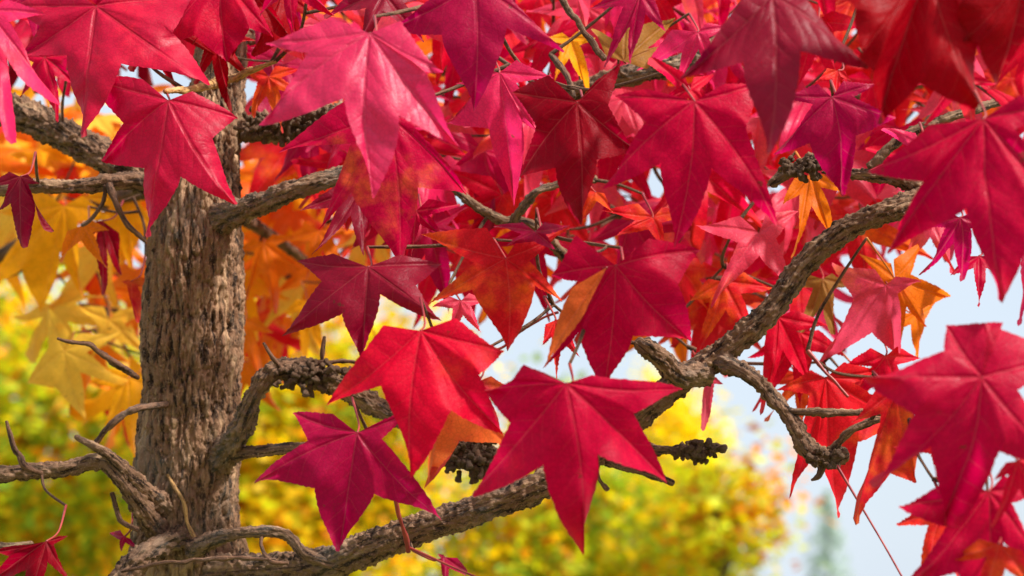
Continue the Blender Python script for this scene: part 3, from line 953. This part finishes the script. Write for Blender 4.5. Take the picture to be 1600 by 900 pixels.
hero((1500, 340), [(1440, 350), (1456, 430), (1520, 440), (1560, 350)], 1.75, 'magenta', tilt=(0, -0.3))
hero((1530, 400), [(1482, 430), (1526, 480), (1570, 430)], 1.85, 'crimson')
hero((1610, 380), [(1570, 400), (1592, 510), (1660, 440)], 1.7, 'magenta')
hero((1450, 330), [(1395, 300), (1420, 420), (1490, 430), (1510, 320)], 2.1, 'salmon')
hero((1500, 120), [(1440, 130), (1462, 190), (1530, 200), (1560, 130)], 1.66, 'bright')
hero((1600, 190), [(1560, 110), (1570, 220), (1650, 200)], 1.6, 'bright')
hero((1440, 230), [(1380, 200), (1372, 262), (1450, 280), (1500, 220)], 1.8, 'pink', tilt=(0, -0.6))
hero((1285, 436), [(1242, 446), (1258, 540), (1306, 524), (1334, 446)], 2.12, 'bronze')
hero((1216, 496), [(1158, 520), (1186, 648), (1268, 606), (1296, 510)], 2.06, 'bright', tilt=(0, -0.3))
hero((1250, 585), [(1200, 604), (1204, 664), (1262, 668), (1304, 600)], 2.1, 'redor')
hero((1384, 556), [(1318, 574), (1334, 640), (1416, 644), (1444, 560)], 2.02, 'bright', tilt=(0, -0.4))
hero((1400, 622), [(1350, 640), (1400, 690), (1452, 650)], 1.95, 'pink', tilt=(0, -0.6))
hero((338, 62), [(286, 60), (300, 130), (352, 170), (392, 120), (396, 60)], 2.02, 'deep', tilt=(0, -0.4))
hero((420, 120), [(372, 110), (390, 180), (436, 205), (476, 150), (470, 104)], 2.04, 'redor', tilt=(0, -0.4))
hero((70, 90), [(10, 80), (24, 150), (84, 190), (126, 140), (124, 84)], 2.05, 'crimson', tilt=(0, -0.5))
hero((720, 470), [(676, 480), (700, 545), (752, 520), (768, 470)], 1.95, 'salmon', tilt=(0, -0.3))
hero((868, 500), [(846, 540), (872, 600), (908, 560), (910, 510)], 1.80, 'redor', tilt=(0, -0.3))
# --- top middle
hero((975, 96), [(925, 40), (985, 10), (1060, 20), (1068, 60)], 2.0, 'bronze', {1: (1000, 40)}, tilt=(0, -0.3))
hero((1000, -10), [(920, 10), (940, 110), (985, 100), (1040, 50)], 1.94, 'magenta')
hero((1090, 50), [(1000, 100), (1060, 130), (1120, 110), (1150, 40)], 1.98, 'pink')
hero((890, 60), [(850, 60), (866, 130), (920, 150), (930, 60)], 2.1, 'amber')
hero((930, 300), [(890, 290), (905, 350), (960, 330)], 1.9, 'redor')
hero((1020, 340), [(940, 330), (960, 370), (1040, 390), (1080, 330)], 1.98, 'redor', tilt=(0, -0.8))
hero((560, 300), [(470, 330), (490, 400), (570, 400), (620, 320)], 1.96, 'wine')
hero((650, 330), [(600, 330), (640, 400), (690, 370), (720, 320)], 1.94, 'crimson')
# --- left edge and bottom
hero((32, 276), [(-24, 292), (-6, 330), (36, 388), (68, 362), (62, 286)], 1.92, 'wine', {1: (18, 318), 2: (52, 318)})
hero((72, 846), [(104, 838), (102, 902), (40, 970), (-50, 930), (-30, 870)], 1.88, 'dark', {3: (10, 872), 4: (40, 852), -1: (90, 838)})
hero((195, 838), [(160, 840), (182, 866), (205, 862)], 2.02, 'magenta')
hero((695, 870), [(684, 866), (694, 925), (728, 905)], 1.9, 'magenta', stalk=(645, 860, 1.92))
hero((160, 345), [(138, 370), (160, 462), (186, 430)], 2.25, 'dark')
hero((205, 440), [(190, 440), (216, 505), (240, 440)], 2.2, 'redor')
hero((130, 352), [(85, 410), (165, 420), (170, 360)], 2.2, 'orange')
# --- golden leaves behind the trunk
hero((100, 322), [(-10, 330), (-30, 450), (46, 490), (120, 470), (180, 340)], 2.62, 'amber', {1: (30, 420)}, tilt=(0, -0.3))
hero((196, 308), [(130, 310), (150, 400), (200, 420), (260, 380), (260, 300)], 2.66, 'amber')
hero((30, 300), [(-40, 330), (-30, 420), (60, 430), (90, 330)], 2.7, 'yellow')
hero((100, 548), [(66, 478), (36, 600), (120, 660), (214, 610), (180, 520)], 2.60, 'yellow', {1: (84, 606)}, tilt=(0, -0.3))
hero((200, 590), [(140, 600), (160, 690), (214, 710), (260, 620)], 2.64, 'amber')
hero((170, 500), [(120, 480), (140, 560), (230, 560), (240, 480)], 2.75, 'yellow')
hero((412, 380), [(370, 390), (380, 470), (430, 492), (470, 420), (460, 370)], 2.6, 'orange')
hero((380, 500), [(355, 520), (372, 632), (410, 600), (425, 520)], 2.55, 'orange')
hero((480, 470), [(440, 490), (470, 580), (505, 560), (520, 480)], 2.75, 'amber')
hero((500, 360), [(440, 380), (480, 440), (540, 430), (560, 360)], 2.7, 'orange')
hero((1428, 935), [(1380, 960), (1400, 1040), (1500, 1040), (1520, 950)], 1.72, 'crimson', stalk=(1308, 728, 1.83))
hero((860, 935), [(800, 950), (820, 1040), (920, 1040), (930, 950)], 1.80, 'crimson', stalk=(640, 856, 1.90))

# --- further leaves of the crown, scattered through its depth
def canon(seed):
    rng = random.Random(seed)
    s = rng.uniform(0.9, 1.1)
    tips = []
    for a, L in ((-100, 0.058), (-50, 0.078), (0, 0.090), (50, 0.078), (100, 0.058)):
        a = R(a + rng.uniform(-9, 9) - 90)
        L *= s * rng.uniform(0.88, 1.12)
        tips.append((math.cos(a) * L, math.sin(a) * L))
    b, dr = rng.uniform(-0.3, 0.1), rng.uniform(0.5, 3.0)
    return leaf_mesh('leaf', tips, None, lambda x, y: b * y - dr * (x * x + y * y), None, rng.uniform(0.1, 0.3), seed, K1=6, K2=10, M=3, width=1.7)


CANON = [canon(300 + k) for k in range(10)]
ST = [stalk_mesh((0.006 * (k - 1), 0.028, -0.045 - 0.01 * k)) for k in range(3)]
STO = [stalk_mesh((0.006 * (k - 1), 0.028, -0.045 - 0.01 * k), mat=M_STALK_O) for k in range(3)]


def inside(p, poly):
    x, y = p
    c = False
    for i in range(len(poly)):
        x1, y1 = poly[i]; x2, y2 = poly[i - 1]
        if (y1 > y) != (y2 > y) and x < (x2 - x1) * (y - y1) / (y2 - y1) + x1:
            c = not c
    return c


def scatter(poly, spacing, dlo, dhi, kinds, seed, count, big=1.0):
    rng = random.Random(seed)
    xs = [p[0] for p in poly]; ys = [p[1] for p in poly]
    pts = []
    for _ in range(6000):
        p = (rng.uniform(min(xs), max(xs)), rng.uniform(min(ys), max(ys)))
        if inside(p, poly) and all((p[0] - q[0]) ** 2 + (p[1] - q[1]) ** 2 > spacing ** 2 for q in pts):
            pts.append(p)
        if len(pts) >= count:
            break
    for p in pts:
        d = rng.uniform(dlo, dhi)
        k = rng.randrange(len(CANON))
        rot = CR @ Euler((R(rng.uniform(-45, 8)), R(rng.uniform(-38, 38)), R(rng.gauss(0, 30)))).to_matrix()
        w = P(p[0], p[1] - 30, d)
        o = link('leaf', CANON[k], tree, w - root_loc, rot.to_euler())
        s = rng.uniform(0.92, 1.22) * big
        o.scale = (s, s, s)
        kind = rng.choice(kinds)
        dress(o, kind, rng)
        o['label'] = NAMES[kind] + ' star-shaped leaf'
        j = rng.randrange(3)
        sm, so = (STO if kind in ('amber', 'yellow', 'orange', 'lemon') else ST)[j]
        link('leaf_stalk', sm, o, so)
        NODES.append(w + rot @ (Vector((0.006 * (j - 1), 0.028, -0.045 - 0.01 * j)) * s))


RED = [(400, -50), (1640, -50), (1640, 270), (1470, 330), (1300, 400), (1250, 500), (1150, 500), (1060, 500), (960, 440), (880, 420), (780, 390), (690, 400), (560, 330), (430, 230)]
scatter(RED, 66, 2.15, 2.40, ['crimson', 'bright', 'pink', 'salmon', 'redor', 'magenta', 'salmon', 'bright'], 21, 88)
scatter(RED, 84, 2.45, 2.75, ['redor', 'bright', 'orange', 'pink', 'salmon', 'redor', 'orange'], 22, 60, 1.25)
scatter([(-30, -60), (420, -60), (420, 60), (250, 40), (-30, 60)], 80, 2.15, 2.4, ['crimson', 'deep', 'bright'], 23, 12)
scatter([(-40, 240), (225, 240), (225, 640), (110, 600), (60, 440), (-40, 420)], 78, 2.75, 3.1, ['amber', 'yellow', 'orange', 'amber'], 24, 26, 1.1)
scatter([(380, 330), (620, 370), (540, 440), (450, 500), (420, 610), (370, 610)], 62, 2.75, 3.1, ['orange', 'amber', 'yellow', 'redor'], 25, 14, 1.1)


def leaf_mass(regions, seed):
    """the leaves deeper in the crown, beyond counting: one joined part"""
    rng = random.Random(seed)
    tmpl = []
    for me in CANON[:6]:
        co = np.zeros(len(me.vertices) * 3, np.float32); me.vertices.foreach_get('co', co)
        fc = [tuple(p.vertices) for p in me.polygons]
        uv = np.zeros(len(me.loops) * 2, np.float32); me.uv_layers['vein'].data.foreach_get('uv', uv)
        tmpl.append((co.reshape(-1, 3), fc, uv))
    V, F, U, T, off = [], [], [], [], 0
    org = P(800, 300, 2.9)
    for poly, count, dlo, dhi, kinds in regions:
        xs = [p[0] for p in poly]; ys = [p[1] for p in poly]
        n = 0
        while n < count:
            p = (rng.uniform(min(xs), max(xs)), rng.uniform(min(ys), max(ys)))
            if not inside(p, poly):
                continue
            n += 1
            co, fc, uv = tmpl[rng.randrange(len(tmpl))]
            rot = np.array(CR @ Euler((R(rng.uniform(-60, 10)), R(rng.uniform(-50, 50)), R(rng.gauss(0, 35)))).to_matrix())
            w = np.array(tuple(P(p[0], p[1] - 30, rng.uniform(dlo, dhi)) - org))
            V.append(co @ rot.T * rng.uniform(0.9, 1.25) + w)
            F += [tuple(i + off for i in f) for f in fc]
            U.append(uv)
            a = C[rng.choice(kinds)][rng.randrange(2)]
            T += [a[0], a[1], a[2], 1.0] * len(co)
            off += len(co)
    me = mesh_from('leaves', np.vstack(V), F, M_LEAF_MASS)
    uvl = me.uv_layers.new(name='vein')
    uvl.data.foreach_set('uv', np.concatenate(U))
    at = me.color_attributes.new('tone', 'FLOAT_COLOR', 'POINT')
    at.data.foreach_set('color', T)
    o = link('leaves', me, tree, org - root_loc)
    o['kind'] = 'stuff'
    o['label'] = 'dense red, orange and golden leaves deep in the crown'


leaf_mass([([(400, -40), (1640, -40), (1640, 230), (1480, 300), (1300, 370), (1250, 450), (1160, 470), (1050, 460), (950, 400), (800, 350), (690, 360), (560, 320), (430, 230)],
            190, 2.75, 3.1, ['redor', 'bright', 'bright', 'salmon', 'orange', 'pink', 'redor']),
           ([(-40, -40), (420, -40), (420, 90), (-40, 110)], 40, 2.5, 2.9, ['crimson', 'deep', 'bright']),
           ([(-40, 110), (230, 150), (230, 400), (150, 430), (-40, 400)], 46, 3.0, 3.5, ['amber', 'yellow', 'amber', 'orange']),
           ([(120, 430), (230, 400), (230, 660), (150, 620)], 10, 3.0, 3.4, ['amber', 'yellow', 'orange']),
           ([(360, 250), (620, 300), (600, 390), (480, 450), (420, 590), (360, 590)], 44, 3.0, 3.5, ['orange', 'amber', 'redor', 'orange'])], 77)

# --- twigs joining every leaf stalk to the branches
netp = np.array([tuple(p) for p, b in NET])
netb = [b for p, b in NET]
todo = [np.array(tuple(p)) for p in NODES]
first = sorted(range(len(todo)), key=lambda i: np.min(np.linalg.norm(netp - todo[i], axis=1)))
trng = random.Random(5)
for i in first:
    q = todo[i]
    dist = np.linalg.norm(netp - q, axis=1) + np.maximum(0, q[1] - netp[:, 1]) * 3.0
    j = int(np.argmin(dist))
    p = netp[j]
    b = netb[j]
    L = np.linalg.norm(q - p)
    if L < 0.004:
        continue
    side = np.array([trng.uniform(-1, 1), trng.uniform(0, 1), trng.uniform(-1, 0.4)]) * L * 0.10
    m1 = p + (q - p) * 0.35 + side
    m2 = p + (q - p) * 0.72 + side * 0.6
    r0 = 0.0014 + min(0.002, L * 0.006)
    me, org, c, rr = tube('twig', [p, m1, m2, q], [r0, r0 * 0.85, r0 * 0.75, 0.0013], 8, 0.008, M_TWIG, cork_disp(0.25, i))
    link('twig', me, b, Vector(org) - (b.location + root_loc))
    step = max(1, len(c) // 5)
    netp = np.vstack([netp, c[step::step]])
    netb += [b] * len(c[step::step])

# ------------------------------------------------------------------ trees behind
def foliage_tree(name, label, cx, cy, rx, ry, d, tones, n_clump, seed, leaf=0.105, group='autumn trees behind the sweetgum', per=26):
    rng = random.Random(seed)
    c = P(cx, cy, d)
    rxm, rym = rx * d / FPX, ry * d / FPX
    base = Vector((c.x, c.y, -0.05))
    rt = bpy.data.objects.new(name, None)
    COL.objects.link(rt)
    rt.location = base
    rt['label'] = label
    rt['category'] = 'tree'
    if group:
        rt['group'] = group
    h = c.z - base.z
    tme, to, _, _ = tube('trunk', [base, base + Vector((0.03, 0, h * .45)), base + Vector((-0.03, 0.03, h * .9)), Vector((c.x, c.y, c.z + rym * 0.7))],
                         [0.09, 0.075, 0.05, 0.012], 12, 0.06, M_FARBARK)
    link('trunk', tme, rt, Vector(to) - base)
    verts, faces, tone = [], [], []
    limb_ends = []
    for k in range(n_clump):
        while True:
            v = Vector((rng.uniform(-1, 1), rng.uniform(-1, 1), rng.uniform(-1, 1)))
            if 0.25 < v.length < 1:
                break
        v *= (0.82 + 0.3 * math.sin(v.x * 5 + seed) * math.cos(v.z * 4 + seed))
        cc = c + Vector((v.x * rxm, v.y * rxm, v.z * rym))
        if k % max(1, n_clump // 14) == 0:
            limb_ends.append(cc)
        tn = rng.choice(tones)
        sp = rng.uniform(0.10, 0.24)
        for _ in range(per):
            p = cc + Vector((rng.gauss(0, sp), rng.gauss(0, sp), rng.gauss(0, sp * 0.8)))
            s = leaf * rng.uniform(0.6, 1.15) * 0.5
            e = Euler((rng.uniform(-0.9, 0.9), rng.uniform(-0.9, 0.9), rng.uniform(0, 6.3))).to_matrix()
            i0 = len(verts)
            for q in ((0, -1, 0), (0.62, -0.1, 0.12), (0, 1.05, 0), (-0.62, -0.1, 0.12)):
                verts.append(tuple(p + e @ (Vector(q) * s) - base))
            faces.append((i0, i0 + 1, i0 + 2, i0 + 3))
            kk = rng.uniform(0.75, 1.2)
            tone.append((tn[0] * kk, tn[1] * kk, tn[2] * kk, 1))
    for e in limb_ends:
        st = Vector((c.x, c.y, max(0.6, min(e.z - 0.3, c.z))))
        lm, lo, _, _ = tube('limb', [st, (st + e) * 0.5 + Vector((0, 0, 0.08)), e], [0.032, 0.02, 0.006], 7, 0.08, M_FARBARK)
        link('limb', lm, rt, Vector(lo) - base)
    me = mesh_from('crown', verts, faces, M_FOLIAGE, smooth=False)
    at = me.color_attributes.new('tone', 'FLOAT_COLOR', 'CORNER')
    at.data.foreach_set('color', [x for t in tone for _ in range(4) for x in t])
    cr = link('crown', me, rt)
    cr['kind'] = 'stuff'
    return rt


Y, LM, G, DG, O, BRN, PY = (srgb(254, 214, 12), srgb(210, 216, 28), srgb(152, 184, 44), srgb(88, 118, 34), srgb(254, 164, 24), srgb(196, 108, 24), srgb(255, 232, 90))
foliage_tree('autumn_tree', 'yellow-green autumn tree behind the gnarled dead bough and its hooked twig', 40, 700, 340, 330, 14, [Y, Y, LM, G, LM, O, Y, G], 760, 41)
foliage_tree('autumn_tree', 'golden-green autumn tree behind the dark lower bough of the trunk', 470, 730, 270, 330, 12.5, [Y, Y, LM, G, LM, O, Y], 640, 42)
foliage_tree('autumn_tree', 'lime-yellow rounded autumn tree below the long main branch', 890, 900, 300, 270, 15, [LM, LM, Y, LM, G, O, Y, G], 760, 43)
foliage_tree('autumn_tree', 'small orange and brown autumn tree beside the lime-yellow one', 1125, 815, 92, 135, 13.5, [O, Y, Y, LM, LM, LM, BRN], 64, 44)
foliage_tree('autumn_tree', 'bright lemon-yellow tree rising above the lime-yellow one', 1040, 730, 80, 150, 22, [srgb(255, 236, 0), Y, srgb(255, 236, 0)], 260, 46)
foliage_tree('autumn_tree', 'orange-yellow autumn tree far behind the foot of the trunk', 260, 900, 330, 190, 18, [Y, O, LM, Y, Y, O], 620, 45)


def conifer(label, ax, ay, d, seed):
    rng = random.Random(seed)
    apex = P(ax, ay, d)
    base = Vector((apex.x, apex.y, -0.05))
    H = apex.z - base.z
    rt = bpy.data.objects.new('conifer_tree', None)
    COL.objects.link(rt)
    rt.location = base
    rt['label'] = label
    rt['category'] = 'tree'
    tme, to, _, _ = tube('trunk', [base, base + Vector((0, 0, H * .5)), apex], [0.09, 0.04, 0.008], 10, 0.2, M_FARBARK)
    link('trunk', tme, rt, Vector(to) - base)
    verts, faces, tone = [], [], []
    z = 0.5
    while z < H:
        rr = (H - z) * 0.42 + 0.05
        for k in range(9):
            a = rng.uniform(0, 6.28)
            L = rr * rng.uniform(0.6, 1.1)
            for q in range(int(3 + L * 8)):
                f = rng.uniform(0.02, 1) ** 0.6
                p = Vector((math.cos(a) * L * f, math.sin(a) * L * f, z - 0.35 * L * f + rng.gauss(0, .05)))
                s = rng.uniform(0.07, 0.15)
                e = Euler((rng.uniform(-0.7, 0.7), rng.uniform(-0.7, 0.7), a + rng.gauss(0, .5))).to_matrix()
                i0 = len(verts)
                for v in ((-1, -0.25, 0), (1.0, -0.12, -0.2), (1.0, 0.12, -0.2), (-1, 0.25, 0)):
                    verts.append(tuple(p + e @ (Vector(v) * s)))
                faces.append((i0, i0 + 1, i0 + 2, i0 + 3))
                g = rng.choice([srgb(176, 200, 176), srgb(200, 214, 200), srgb(160, 182, 160)])  # needle tones lightened to put the haze of distance into the colour
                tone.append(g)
        z += 0.16
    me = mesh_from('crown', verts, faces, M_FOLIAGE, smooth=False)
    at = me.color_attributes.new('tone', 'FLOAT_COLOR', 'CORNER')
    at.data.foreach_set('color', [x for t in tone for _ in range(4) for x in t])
    cr = link('crown', me, rt)
    cr['kind'] = 'stuff'


conifer('haze-paled grey-green conifer standing alone against the white sky', 1292, 765, 45, 61)
